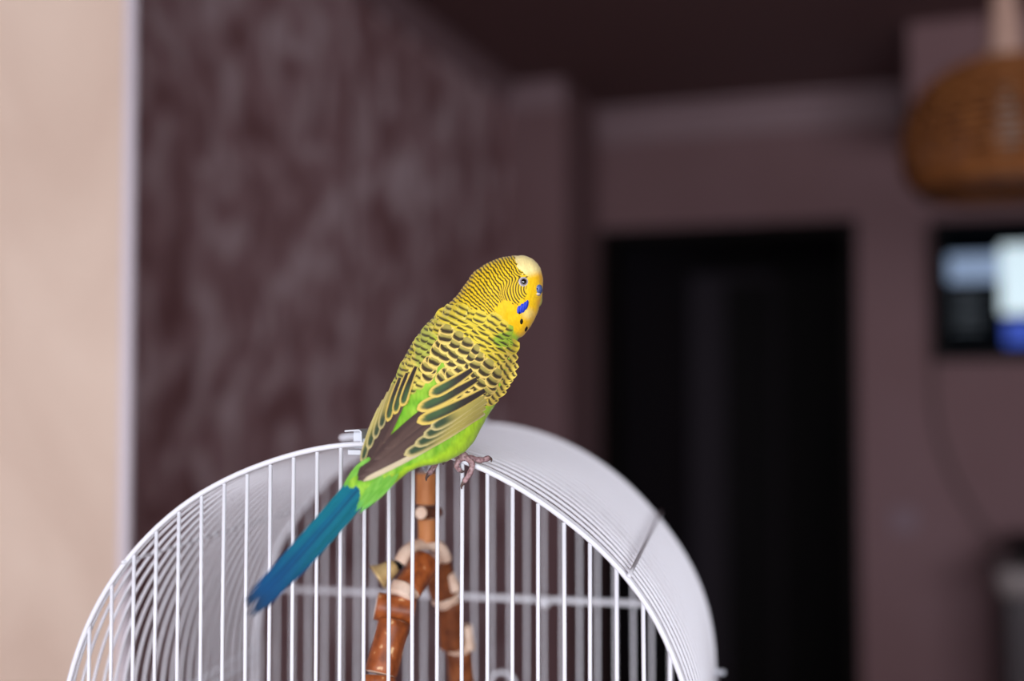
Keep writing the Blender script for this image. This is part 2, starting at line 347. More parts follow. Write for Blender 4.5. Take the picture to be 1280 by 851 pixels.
# table that carries it
tz = CO[2]+ZB-.05
tb = thing('side_table', cg(0, D/2, -CO[2]), 'plain oak side table that carries the bird cage', 'table')
M_oak = mat('oak_wood', (150, 112, 76), .5, noise=(7, [(0.3, (132, 95, 62)), (0.7, (164, 125, 86))], 5, (1, 10, 1)))
MB().box(cg(-.22, -.12, ZB-.05-.026), .44*CL, .43*CA, [0, 0, .026]).build('tabletop', M_oak, tb, smooth=False, bevel=.004)
for x in (-.205, .165):
    for d in (-.105, .255):
        MB().box([*cg(x, d, 0)[:2], 0], .04*CL, .04*CA, [0, 0, tz-.026]).build('leg', M_oak, tb, smooth=False, bevel=.003)

# ------------------------------------------------------------------ hanging toy of bark-covered sticks inside the cage
toy = thing('hanging_perch_toy', at(531, 590, .500), 'arched bird toy of reddish brown bark sticks and pale wood slices hanging inside the cage', 'bird toy')
M_bark = mat('red_brown_bark', (158, 84, 36), .45, .5, noise=(260, [(0.30, (118, 56, 22)), (0.52, (156, 80, 34)), (0.66, (170, 92, 44)), (0.74, (232, 190, 140))], 2, (1, 1, .7)))
M_bark2 = mat('dull_brown_bark', (122, 66, 34), .55, .4, noise=(220, [(0.30, (92, 44, 20)), (0.6, (132, 72, 36)), (0.78, (150, 92, 54))], 3, (1, 1, .6)))
M_tan = mat('orange_tan_wood', (196, 128, 72), .55, .4, noise=(200, [(0.3, (176, 106, 56)), (0.7, (208, 142, 88))], 4, (1, 1, .3)))
M_cream = mat('pale_cut_wood', (232, 204, 182), .6, .3, noise=(150, [(0.3, (220, 188, 164)), (0.7, (240, 216, 196))], 3, (1, 1, 1)))
def log(p0, p1, r, name, m, lab=None, ends=True, n=28, seed=1):
    """a stick cut square: bark mantle slightly uneven, pale cut faces as its own piece"""
    p0, p1 = np.asarray(p0), np.asarray(p1); ax = p1-p0; L = np.linalg.norm(ax); ax /= L
    ref = np.array([0, 1.0, 0]) if abs(ax[1]) < .9 else np.array([1.0, 0, 0])
    N = np.cross(ax, ref); N /= np.linalg.norm(N); B = np.cross(ax, N); a = np.arange(n)*2*math.pi/n; rg = np.random.RandomState(seed)
    ph = rg.rand(4)*6.28
    rows = []
    for t, k in [(0, .93), (.02, 1), (.15, 1.01), (.4, .985), (.7, 1.0), (.9, 1.015), (.98, 1), (1, .93)]:
        rr = r*k*(1+.02*np.cos(2*a+ph[0])+.012*np.cos(5*a+ph[1]+3*t)+.01*np.cos(9*a+ph[2]))
        rows.append(p0+ax*L*t+rr[:, None]*(np.cos(a)[:, None]*N+np.sin(a)[:, None]*B))
    o = MB().grid(np.array(rows), closed=True).build(name, m, toy, label=lab)
    for pp, s_ in ((p0, -1), (p1, 1)):
        mb = MB()
        mb.lathe([(0, 0), (r*.5, s_*.0002), (r*.9, s_*.0001), (r*.93, -s_*.0004), (0, -s_*.0006)] if s_ > 0 else [(0, .0006), (r*.93, .0004), (r*.9, -.0001), (r*.5, -.0002), (0, 0)], pp, ax, n)
        mb.build('cut_face', M_cream, o)
    return o
def P(u, v, Y): return at(u, v, Y)
px = lambda n, Y: n*Y/F
log(P(533, 591, .50), P(533, 630, .50), px(13.2, .5), 'wood_block', M_tan, 'orange tan upright block')
log(P(526, 641, .490), P(545, 640, .512), px(8.5, .5), 'twig', M_bark2)
log(P(534, 648, .502), P(534, 677, .502), px(11.5, .5), 'wood_block', M_tan)
# bent pale slice forming the crest of the arch
arcp = spline([P(500, 704, .488), P(508, 690, .491), P(520, 682, .497), P(536, 680, .504), P(550, 685, .508), P(557, 699, .512)], 26)
MB().tube(arcp, px(9.5, .5), 16, flat=.8).build('arched_slice', M_cream, toy, label='bent pale slice at the crest')
log(P(533, 700, .489), P(509, 738, .478), px(18, .483), 'bark_stick', M_bark, seed=2)
log(P(506, 734, .477), P(499, 747, .474), px(17.5, .476), 'wood_slice', M_cream, seed=3)
log(P(470, 757, .472), P(517, 765, .474), px(16.5, .473), 'bark_stick', M_bark, seed=4)
log(P(493, 776, .470), P(476, 842, .462), px(20, .466), 'bark_stick', M_bark, seed=5)
log(P(474, 845, .461), P(468, 900, .455), px(21, .458), 'bark_stick', M_bark, seed=6)
log(P(543, 698, .515), P(556, 742, .522), px(18, .52), 'bark_stick', M_bark2, seed=7)
log(P(553, 741, .522), P(561, 748, .524), px(18, .523), 'wood_slice', M_cream, seed=8)
log(P(561, 718, .516), P(570, 738, .517), px(7, .52), 'twig', M_cream, seed=12)
log(P(562, 750, .526), P(565, 808, .532), px(15.5, .53), 'bark_stick', M_bark2, seed=9)
log(P(583, 782, .533), P(586, 812, .536), px(7.5, .535), 'twig', M_cream, seed=13)
log(P(574, 812, .534), P(578, 870, .540), px(16, .537), 'bark_stick', M_bark2, seed=10)
MB().tube(spline([P(533, 593, .50), P(533, 588, .50), P(529, 585, .50), P(528, 580, .50), P(532, 577, .50), P(537, 580, .50), P(537, 585, .50), P(533, 589, .50)], 30), .0006, 8).build('hook', mat('steel_wire', (150, 150, 155), .3, metal=1), toy)
ridge = cg(0, .066, R-.001)
MB().tube(spline([P(532, 577, .50), (P(532, 577, .50)+ridge)/2, ridge], 10), .0006, 8).build('hanging_wire', mat('steel_wire_2', (150, 150, 155), .3, metal=1), toy)
ba = P(472, 722, .486); bb = P(500, 703, .489); bax = bb-ba; bl = np.linalg.norm(bax)
MB().lathe([(.0, bl*.1), (.0060, bl*.02), (.0066, 0), (.0060, bl*.06), (.0046, bl*.3), (.0038, bl*.6), (.0030, bl*.8), (.0, bl*.86)], ba, bax, 24).build('bell', mat('brass', (226, 196, 136), .4, metal=.35), toy, label='small tilted brass bell')
MB().lathe([(.0, bl*.8), (.0026, bl*.8), (.0028, bl*1.0), (.0, bl*1.05)], ba, bax, 16).build('bell_cap', M_blk, toy)

# ------------------------------------------------------------------ budgerigar
bird = thing('budgerigar', at(578, 575, .4256), 'yellow and green budgerigar with barred back and long blue tail perched on the cage', 'bird')
# stations along the body: outline point on the back side, outline point on the belly side, depth of the middle, half thickness (pixels)
ST = np.array([
 (437, 609, 448, 622, .3975, 3), (434, 604, 460, 630, .398, 8), (447, 588, 480, 616, .401, 12), (458, 566, 516, 587, .4055, 18), (471, 531, 556, 577, .4135, 30),
 (484, 494, 586, 560, .4225, 41), (498, 463, 605, 528, .4290, 47), (513, 433, 623, 498, .4335, 50), (529, 410, 637, 468, .4365, 50),
 (544, 395, 642, 446, .4375, 46), (560, 381, 645, 433, .4380, 42), (576, 363.5, 647, 424, .4380, 38.5), (592, 341, 655, 418, .4380, 37),
 (608, 330, 665, 405, .4380, 36), (624, 322.8, 671, 392, .4380, 35), (640, 320, 675, 379, .4380, 33), (655, 319.6, 677, 370, .4380, 28),
 (667, 325, 678, 361, .4380, 21), (675, 334, 679, 353, .4380, 11), (678, 343, 679, 347, .4380, 2)], float)
NS, NT = 620, 260
S = spline(ST, NS); sidx = np.linspace(0, len(ST)-1, NS)
Ls, Rs, Yc, dh = S[:, 0:2], S[:, 2:4], S[:, 4], S[:, 5]
tt = np.arange(NT)*2*math.pi/NT
ct, st_ = np.cos(tt), np.sin(tt)
def shape(c): return np.sign(c)*np.abs(c)**.94
U = (Ls[:, 0]+Rs[:, 0])[:, None]/2 - (Rs[:, 0]-Ls[:, 0])[:, None]/2*shape(ct)[None]     # theta 0 = back side outline
V = (Ls[:, 1]+Rs[:, 1])[:, None]/2 - (Rs[:, 1]-Ls[:, 1])[:, None]/2*shape(ct)[None]
DEP = shape(st_)[None]*dh[:, None]                                                         # + = away from the camera side
K = np.broadcast_to((1-shape(ct))[None]/2, U.shape)                                        # 0 at L, 1 at R
rs = np.random.RandomState(7)
def vnoise(x, y, seed):
    """cheap smooth value noise"""
    g = np.random.RandomState(seed).rand(64, 64); xi = np.floor(x).astype(int); yi = np.floor(y).astype(int); fx = x-xi; fy = y-yi
    fx = fx*fx*(3-2*fx); fy = fy*fy*(3-2*fy); G = lambda a, b: g[a % 64, b % 64]
    return (G(xi, yi)*(1-fx)+G(xi+1, yi)*fx)*(1-fy)+(G(xi, yi+1)*(1-fx)+G(xi+1, yi+1)*fx)*fy
def inpoly(poly, x, y):
    x = np.asarray(x, float); y = np.asarray(y, float); c = np.zeros(x.shape, bool); n = len(poly)
    for i in range(n):
        x0, y0 = poly[i]; x1, y1 = poly[(i+1) % n]
        if y0 == y1: continue
        c ^= ((y0 > y) != (y1 > y)) & (x < (x1-x0)*(y-y0)/(y1-y0)+x0)
    return c
def mixc(a, b, k): return a*(1-k[..., None]) + b*k[..., None]
Sx = np.broadcast_to(sidx[:, None], U.shape)
larc = np.concatenate([[0], np.cumsum(np.linalg.norm(np.diff(Ls, axis=0), axis=1))])
spc = np.interp(sidx, [0, 8, 10, 12, 15, 19], [7, 6.2, 5.2, 4.6, 4.0, 4.0])
ph = np.concatenate([[0], np.cumsum(np.linalg.norm(np.diff(Ls, axis=0), axis=1)/spc[1:])])
PH = np.broadcast_to(ph[:, None], U.shape).copy()
chord = np.linalg.norm(Rs-Ls, axis=1)[:, None]*K
PH += .07*np.sin(chord/5.2*6.283+PH*2.1) + .5*(vnoise(U/9, V/9, 3)-.5) + .3*(vnoise(U/3.2+9, V/3.2, 5)-.5)
rc = np.hypot(U-663, V-361)
PA = -rc/3.4 + .35*(vnoise(U/8, V/8, 11)-.5)
i0 = np.argmin(np.hypot(U-628, V-352).ravel()); PA += PH.ravel()[i0]-PA.ravel()[i0]
wa = sst(.30, .46, K)*sst(42, 33, rc)*sst(330, 345, V)
PH = PH*(1-wa)+PA*wa
fr = PH-np.floor(PH)
duty = .47 + .10*(vnoise(U/6, V/6, 21)-.5)
dark = sst(0, .12, fr)*sst(duty+.10, duty-.02, fr)
# clean (unbarred) mask of the face and throat
FACE = [(641.5, 300), (644, 326), (650, 340), (658, 345), (659, 352), (657, 362), (658, 370), (652, 375), (646, 381), (637, 376.5), (630, 374.5), (624, 378), (618, 386), (619, 396), (626, 406), (640, 424), (720, 430), (720, 300)]
jx = 2.2*(vnoise(U/2.6, V/2.6, 31)-.5)*2; jy = 2.2*(vnoise(U/2.6+40, V/2.6, 32)-.5)*2
face = inpoly(FACE, U+jx, V+jy*1.3)
nape = np.clip(sst(7.0, 7.7, Sx) + sst(.17, .10, K)*sst(4.4, 5.2, Sx), 0, 1)
c_dk = lin((40, 28, 12))
base = mixc(lin((196, 188, 56))[None, None], lin((236, 198, 24))[None, None], sst(8.5, 11.5, Sx))
base = mixc(base, lin((200, 214, 60))[None, None], .55*sst(.72, .98, K)*sst(13, 10, Sx))
base = base*(0.90+.2*vnoise(U/2.2, V/7, 8))[..., None]
barred = mixc(base, c_dk[None, None], dark*.93)
green = mixc(lin((98, 170, 34))[None, None], lin((158, 204, 62))[None, None], vnoise(U/7, V/12, 12))
green = mixc(green, lin((86, 168, 24))[None, None], sst(.75, 1, K)*sst(7, 5, Sx)*.6)
green = green*(.86+.28*vnoise(U/1.8, V/6, 14))[..., None]
# lime rump between the wings
yelr = sst(14, 3, np.hypot((U-488)/1.2, V-604)); green = mixc(green, lin((236, 206, 50))[None, None], yelr*.7)
col = mixc(green, barred, nape)
# throat / face colours
fc = mixc(lin((250, 206, 12))[None, None], lin((255, 190, 8))[None, None], vnoise(U/9, V/9, 15))
cap = sst(350, 338, V+.25*(U-660))
fc = mixc(fc, lin((255, 238, 164))[None, None], cap*.95)
lime = sst(0, 22, (V-.95*(U-612)-388)+6*(vnoise(U/5, V/5, 17)-.5))
fc = mixc(fc, lin((196, 222, 52))[None, None], np.clip(lime, 0, 1))
fc = mixc(fc, lin((255, 236, 150))[None, None], sst(12, 2, np.hypot(U-660, (V-392)*1.1))*.6)
fc = fc*(.94+.12*vnoise(U/2, V/2, 19))[..., None]
col = np.where(face[..., None], fc, col)
# breast side away from the camera: lime green without bars
br = sst(.80, .90, K+.04*(vnoise(U/4, V/4, 23)-.5))*sst(11.8, 10.9, Sx)
col = mixc(col, lin((172, 216, 44))[None, None]*(.9+.2*vnoise(U/2, V/5, 24))[..., None], br)
relief = (1-dark)*.10*MM*nape*(~face) + .10*MM*vnoise(U/1.6, V/3.4, 41) + .35*MM*(vnoise(U/6, V/9, 42)-.5)
Yb = Yc[:, None] + DEP*(Yc[:, None]/F)
Pw = at(U, V, Yb)
dU = np.gradient(Pw, axis=0); dT = (np.roll(Pw, -1, 1)-np.roll(Pw, 1, 1)); Nn = np.cross(dT, dU); Nn /= np.linalg.norm(Nn, axis=2)[..., None]+1e-12
ctr = Pw.mean(axis=1, keepdims=True); sg = np.sign(((Pw-ctr)*Nn).sum(-1).mean()); Nn *= sg
Pw = Pw + Nn*relief[..., None]
mb = MB(); mb.grid(Pw, col, closed=True, caps=True)
M_feath = mat('feathers', (200, 200, 60), .62, .28, attr=True, sheen=.15)
body = mb.build('body', M_feath, bird, label='barred yellow head and lime green rump and belly')
# depth of the camera-facing side of the body over the dorsal chart
bv = BVHTree.FromPolygons([tuple(p) for p in np.concatenate(mb.v)], mb.f)
GU, GV, GS = 420, 306, 2.0; gw, gh = 135, 175
H = np.full((gh, gw), np.nan)
for j in range(gh):
    for i in range(gw):
        r = at(GU+i*GS, GV+j*GS, 1.0)-EYE; hit = bv.ray_cast(Vector(EYE), Vector(r).normalized(), 2)
        if hit[0] is not None: H[j, i] = hit[0].y
ok = ~np.isnan(H)
for _ in range(30):
    Pd = np.pad(H, 1, constant_values=np.nan); st4 = np.stack([Pd[1+dy:1+dy+gh, 1+dx:1+dx+gw] for dy in (-1, 0, 1) for dx in (-1, 0, 1)])
    cnt = (~np.isnan(st4)).sum(0); mean = np.where(cnt > 0, np.nansum(st4, 0)/np.maximum(cnt, 1), np.nan)
    H = np.where(np.isnan(H) & (cnt > 1), mean, H)
H = np.where(np.isnan(H), .42, H)
def blur(A):
    Pd = np.pad(A, 1, mode='edge'); return sum(Pd[1+dy:1+dy+gh, 1+dx:1+dx+gw] for dy in (-1, 0, 1) for dx in (-1, 0, 1))/9
Hb = H
for _ in range(3): Hb = np.minimum(blur(Hb), H)
Hs = blur(blur(Hb))
def hgt(u, v):
    x = np.clip((np.asarray(u, float)-GU)/GS, 0, gw-1.001); y = np.clip((np.asarray(v, float)-GV)/GS, 0, gh-1.001)
    i = x.astype(int); j = y.astype(int); fx = x-i; fy = y-j
    return (Hs[j, i]*(1-fx)+Hs[j, i+1]*fx)*(1-fy)+(Hs[j+1, i]*(1-fx)+Hs[j+1, i+1]*fx)*fy
YEL, CRM, DKB = lin((226, 198, 98)), lin((204, 190, 130)), lin((44, 36, 30))
def feather(mb, tip, root, W, kind, l0=.1, l1=.7, bend=0., nx=9, nt=13, tc=.6, asym=0, rnd=None):
    """one feather plate lying on the body: tip and root on the dorsal chart, W wide; l0, l1 lift in mm at root and tip"""
    tip, root = np.array(tip, float), np.array(root, float); ax = tip-root; L = np.linalg.norm(ax); ax /= L; sd = np.array([-ax[1], ax[0]])
    t = np.linspace(0, 1, nt)**.8; x = np.linspace(-1, 1, nx); T, X = np.meshgrid(t, x, indexing='ij')
    q = np.clip((T-tc)/(1-tc), 0, 1); wd = W/2*np.where(T > tc, np.sqrt(np.clip(1-q**2.2, 0, 1)), .55+.45*np.sin(np.clip(T/tc, 0, 1)*math.pi/2))
    wd = np.maximum(wd, W*.03)
    off = bend*L*np.sin(T*math.pi)*.5
    u = root[0]+ax[0]*L*T+sd[0]*(X*wd+off); v = root[1]+ax[1]*L*T+sd[1]*(X*wd+off)
    lift = (l0+(l1-l0)*T + .28*(W/16)*(1-X**2))*MM
    Pp = at(u, v, hgt(u, v)-lift)
    XX = X*wd/(W/2); rho = np.where(T > tc, np.sqrt(XX**2+q**2), np.abs(X))
    covert = kind in ('mantle', 'shoulder', 'scapular', 'left')
    if covert:
        te = tc+(1-tc)*np.sqrt(np.clip(1-np.abs(X)**2.4, 0, 1)); T2 = T*te
        wd = W/2*(.6+.4*np.sin(np.clip(T/.6, 0, 1)*math.pi/2))
        u = root[0]+ax[0]*L*T2+sd[0]*X*wd; v = root[1]+ax[1]*L*T2+sd[1]*X*wd
        Pp = at(u, v, hgt(u, v)-(l0+(l1-l0)*T2+(.10 if kind == 'scapular' else .05)*(1-X**2))*MM)
        dt_ = (1-T)*te*L
    j = 0 if rnd is None else (rnd.rand()-.5)
    gp = np.clip(sst(.42, .62, vnoise(u/17+2, v/17+5, 91))*.9 + sst(24, 8, np.hypot((u-562)/.8, v-442))*.5, 0, 1)*sst(392, 410, v) if covert else None
    nz = .92+.16*vnoise(T*14+7*j, X*3+9*j, 55)
    if covert:
        mc, ic, e0, e1, dkk = {'mantle': (mixc(lin((226, 204, 64))[None, None], lin((152, 190, 58))[None, None], gp)*(1+.2*j), None, 2.6, 5.3, .95),
                          'shoulder': (np.broadcast_to(lin((234, 208, 88)), T.shape+(3,)), None, 3.2, 6.0, .95),
                          'left': (mixc(lin((222, 206, 96))[None, None], lin((138, 172, 66))[None, None], gp*.6)*(1+.2*j), None, 3.0, 5.8, .93),
                          'scapular': (np.broadcast_to(lin((240, 212, 114)), T.shape+(3,)), lin((172, 160, 82)), 3.6, 8.6, .96)}[kind]
        es = (1-np.abs(X))*W/2*(2.2 if kind == 'scapular' else 3.0); dd = np.minimum(dt_, es+1.2)
        if kind == 'scapular': dt_ = np.where(dt_ > 12.4, dt_-10.4, dt_); dd = np.where(dt_ < 2.2, dt_, np.minimum(dt_, es+1.2))
        else: dt_ = np.where(dt_ > 8.6, dt_-7.6, dt_); dd = np.where(dt_ < 1.2, dt_, np.minimum(dt_, es+1.2))
        wv = 1.4*(vnoise(X*2.2+j*31+8, T*0+j*17+9, 77)-.5)
        dk = sst(e0-.8, e0+.6, dd+wv)*sst(e1+1.6, e1-.8, dt_+wv+.12*W*X**2)
        c = np.asarray(mc) if ic is None else mixc(np.asarray(mc), ic[None, None], sst(e0+1, e0+4, dd))
        c = mixc(c, DKB[None, None], dk*dkk)
    elif kind == 'tertial':
        inner = mixc(lin((50, 42, 40))[None, None], lin((70, 98, 62))[None, None], sst(.25, .75, T)*sst(.9, -.2, X*(1 if asym >= 0 else -1)))
        c = mixc(YEL[None, None]*1.0, inner, sst(.22, .42, 1-rho))
    elif kind == 'secondary':
        inner = mixc(lin((172, 160, 84))[None, None], lin((58, 78, 56))[None, None], sst(.50, .78, T)*sst(1.1, .2, X*(1 if asym >= 0 else -1)))
        c = mixc(CRM[None, None], inner, sst(.17, .36, 1-rho))
    elif kind == 'primary':
        e = X*(1 if asym >= 0 else -1)
        c = mixc(lin((88, 68, 62))[None, None], lin((70, 54, 52))[None, None], sst(-.2, .2, X)*.8)
        c = mixc(c, lin((120, 96, 80))[None, None], sst(.75, .9, e)*.8)
    elif kind == 'edge':
        c = np.broadcast_to(lin((206, 192, 158)), T.shape+(3,))
    elif kind == 'tail':
        c = mixc(lin((4, 112, 150))[None, None], lin((6, 84, 132))[None, None], sst(.2, .9, T))
        c = mixc(c, lin((10, 140, 150))[None, None], sst(.5, .9, np.abs(X))*.5*sst(.9, .3, T)); c = mixc(c, lin((22, 44, 66))[None, None], sst(.86, .98, T)*.8)
        c = mixc(c, lin((0, 70, 105))[None, None], sst(.12, .0, np.abs(X))*.7)
    mb.grid(Pp, c*nz[..., None]); return mb
M_plate = M_feath
def one(parent, name, *a, **k):
    mb = MB(); feather(mb, *a, **k); return mb.build(name, M_plate, parent)
TX = np.array([452., 592.])
MANT = [(547, 402), (556, 391), (582, 396), (606, 404), (621, 411), (630, 421), (635, 440), (635, 461), (630, 480), (620, 499), (604, 511), (583, 507), (562, 503), (545, 494), (549, 478), (557, 458),
        (548, 462), (534, 478), (519, 492), (502, 508), (489, 516), (486, 506), (493, 484), (503, 463), (518, 441), (534, 418)]
def lattice(p0, p1, r0, r1, dr, w):
    r = r0; k = 0
    while r < r1:
        n = int((p1-p0)*math.pi/180*r/(w*.80))+1
        for i in range(n+1):
            a = math.radians(p0 + (i+(.5 if k % 2 else 0))*(p1-p0)/max(n, 1))
            q = TX+r*np.array([math.cos(a), -math.sin(a)])
            yield q, a, r
        r += dr; k += 1
# the right wing, the left wing, the mantle
rightw = MB(); leftw = MB(); mant = MB(); big = []
rn = np.random.RandomState(3)
def place(zone, q, a, W, L, kind, mbx):
    if not inpoly(MANT, q[0], q[1]): return
    q = q+rn.uniform(-.8, .8, 2); d = np.array([math.cos(a), -math.sin(a)])
    fl = d
    if kind == 'mantle': fl = d*.55+np.array([.30+rn.uniform(-.25, .25), -.95])*.6; fl /= np.linalg.norm(fl); q = q+rn.uniform(-1.2, 1.2, 2)
    if kind == 'shoulder': fl = d*.8+np.array([.75, -.25])*.4; fl /= np.linalg.norm(fl)
    if kind == 'scapular':
        fl = d*.62+np.array([.22, -.95])*.5; fl /= np.linalg.norm(fl); g_ = rn.uniform(-.22, .22); fl = np.array([fl[0]*math.cos(g_)-fl[1]*math.sin(g_), fl[0]*math.sin(g_)+fl[1]*math.cos(g_)]); q = q+rn.uniform(-2, 2, 2); W *= rn.uniform(.8, 1.15)
    if kind == 'left': fl = d*.7+np.array([.05, -1])*.3; fl /= np.linalg.norm(fl)
    if kind in ('scapular',): big.append((q, q+fl*L, W, kind)); return
    feather(mbx, q, q+fl*L, W*rn.uniform(.85, 1.2), kind, .05, .30, rnd=rn, tc=.76, nt=15, nx=9)
for q, a, r in lattice(26, 41, 128, 262, 7.2, 9):
    if r > 198 or math.degrees(a) < 33: place('A', q, a, 9.5, 16, 'shoulder', rightw)
for q, a, r in lattice(40, 60, 192, 270, 7.6, 14):
    place('B', q, a, 20, 18, 'mantle', mant)
for q, a, r in lattice(33, 56, 138, 200, 10.5, 16):
    place('S', q, a, 19, 26, 'scapular', rightw)
for q, a, r in lattice(57, 75, 92, 262, 8.6, 10):
    place('C', q, a, 11.5, 17, 'left', leftw)
mant.build('mantle_feathers', M_plate, bird, kind='stuff')
rw = rightw.build('wing', M_plate, bird, label='right wing, yellow scalloped with black'); lw = leftw.build('wing', M_plate, bird, label='left wing, seen edge-on')
for q, rt_, W, kd in big: one(rw, 'covert_feather', q, rt_, W, kd, .25, .62, rnd=rn, tc=.70, nt=18, nx=11)
# right wing flight feathers
for tip, root, W, l, bd in (((447, 600), (580, 522), 15, .5, -.03), ((449, 596), (575, 512), 15, .65, -.02), ((456, 588), (570, 505), 15, .8, 0), ((467, 574), (560, 500), 14, .95, .02), ((480, 561), (556, 494), 13, 1.05, .03)):
    one(rw, 'flight_feather', tip, root, W, 'primary', l-.4, l, bend=bd, nt=22, tc=.86, asym=-1)
one(rw, 'flight_feather', (454, 601), (606, 517), 6.5, 'edge', .4, .8, bend=-.035, nt=24, tc=.9)
for tip, root, W, l in (((505, 569), (604, 515), 14, 1.05), ((518, 557), (606, 508), 14, 1.2), ((529, 546), (608, 500), 14, 1.35), ((538, 536), (610, 492), 14, 1.5)):
    one(rw, 'secondary_feather', tip, root, W, 'secondary', .4, l, bend=-.04, nt=20, tc=.82, asym=-1)
for tip, root, W, l in (((521, 528), (606, 488), 17, 1.65), ((521, 512), (596, 474), 17, 1.8), ((536, 494), (590, 462), 16, 1.95)):
    one(rw, 'tertial_feather', tip, root, W, 'tertial', .5, l, bend=-.05, nt=18, tc=.75, asym=-1)
# left wing flight feathers
for tip, root, W, l in (((448, 598), (486, 520), 9, .6), ((456, 588), (492, 512), 10, .75), ((466, 572), (500, 500), 10, .9), ((478, 553), (508, 492), 10, 1.0)):
    one(lw, 'flight_feather', tip, root, W, 'primary', l-.4, l, bend=0, nt=18, tc=.84, asym=-1)
for tip, root, W, l in (((452, 579), (474, 510), 8, 1.0), ((460, 562), (480, 500), 9, 1.1), ((468, 549), (486, 490), 9, 1.2), ((475, 537), (492, 480), 9, 1.3), ((484, 527), (500, 472), 10, 1.45), ((493, 518), (509, 466), 10, 1.6), ((502, 508), (520, 458), 11, 1.75)):
    one(lw, 'secondary_feather', tip, root, W, 'tertial' if tip[0] > 480 else 'secondary', .5, l, bend=.04, nt=16, tc=.78, asym=1)
# tail: long narrow feathers, the middle pair longest
def tailf(off0, off1, tl, W, ly, dy):
    ax = np.array([-.660, .751]); sd = np.array([.751, .660])
    b0 = np.array([452, 606.]); n = 26; x = np.linspace(-1, 1, 7); t = np.linspace(0, 1, n)
    T, X = np.meshgrid(t, x, indexing='ij')
    wd = W/2*np.where(T < .72, 1, np.sqrt(np.clip(1-((T-.72)/.285)**2, 0.01, 1))); o = off0+(off1-off0)*T
    u = b0[0]+ax[0]*tl*T+sd[0]*(o+X*wd)+1.8*np.sin(T*math.pi); v = b0[1]+ax[1]*tl*T+sd[1]*(o+X*wd)
    Y = .3985-.0335*T*tl/215 - ly*MM + abs(1)*dy*MM*(X*wd/6)**2 + .00022*np.abs(o)*.4
    c = mixc(lin((0, 108, 142))[None, None], lin((2, 82, 138))[None, None], sst(.15, .9, T))
    c = mixc(c, lin((16, 150, 140))[None, None], sst(.45, 1, X*np.sign(off0+.01))*.55*sst(.95, .4, T))
    c = mixc(c, lin((0, 52, 88))[None, None], sst(.25, .0, np.abs(X))*.7)*.82
    c = mixc(c, lin((26, 44, 62))[None, None], sst(.86, 1, T)*.85)
    c = c*(.9+.2*vnoise(T*60, X*2+off0, 61))[..., None]
    return MB().grid(at(u, v, Y), c).build('tail_feather', M_plate, bird)
for a in ((-12, -13, 168, 10, 0, .3), (13, 12, 160, 10, 0, .3), (-9, -9.5, 190, 10, .4, .3), (10, 9, 186, 10, .4, .3), (-6, -11, 204, 9, .8, .3), (6.5, 8, 205, 9, .8, .3), (-3, -7.5, 209, 9, 1.2, .3), (3, 5, 214, 10, 1.6, .3), (0, 0, 206, 10, 1.5, .3), (-5, -14, 207, 4.5, .6, .3), (-8, -17, 196, 4, .3, .3), (4, 0, 217, 4.5, 1.3, .3), (8, 12, 196, 5, .6, .3)):
    tailf(*a)
# lime coverts over the root of the tail
for k, (tip, root, W) in enumerate((((424, 617), (462, 572), 13), ((429, 624), (466, 578), 14), ((436, 632), (470, 584), 15), ((443, 640), (480, 592), 15), ((449, 642), (488, 594), 13), ((456, 637), (498, 592), 10), ((432, 618), (464, 580), 12), ((447, 634), (478, 594), 13))):
    mbx = MB(); tip = np.array(tip, float); root = np.array(root, float); ax = tip-root; L = np.linalg.norm(ax); ax /= L; sd = np.array([-ax[1], ax[0]])
    T, X = np.meshgrid(np.linspace(0, 1, 16), np.linspace(-1, 1, 7), indexing='ij'); wd = W/2*np.clip(1-np.clip((T-.35)/.65, 0, 1)**1.8, .02, 1)*np.sqrt(np.clip(T/.3, .05, 1))
    u = root[0]+ax[0]*L*T+sd[0]*X*wd; v = root[1]+ax[1]*L*T+sd[1]*X*wd
    Y = np.interp(v, [585, 600, 618, 640, 660], [.4000, .3984, .3962, .3953, .3935])-.0003*(1-X**2)-.00007*k
    c = mixc(lin((92, 160, 44))[None, None], lin((124, 186, 72))[None, None], vnoise(T*6, X*3+k, 71)); c = mixc(c, lin((60, 178, 110))[None, None], sst(.75, 1, T)*.6)
    c = c*(.88+.24*vnoise(T*5, X*7+k, 72))[..., None]
    mbx.grid(at(u, v, Y), c).build('tail_covert', M_plate, bird)

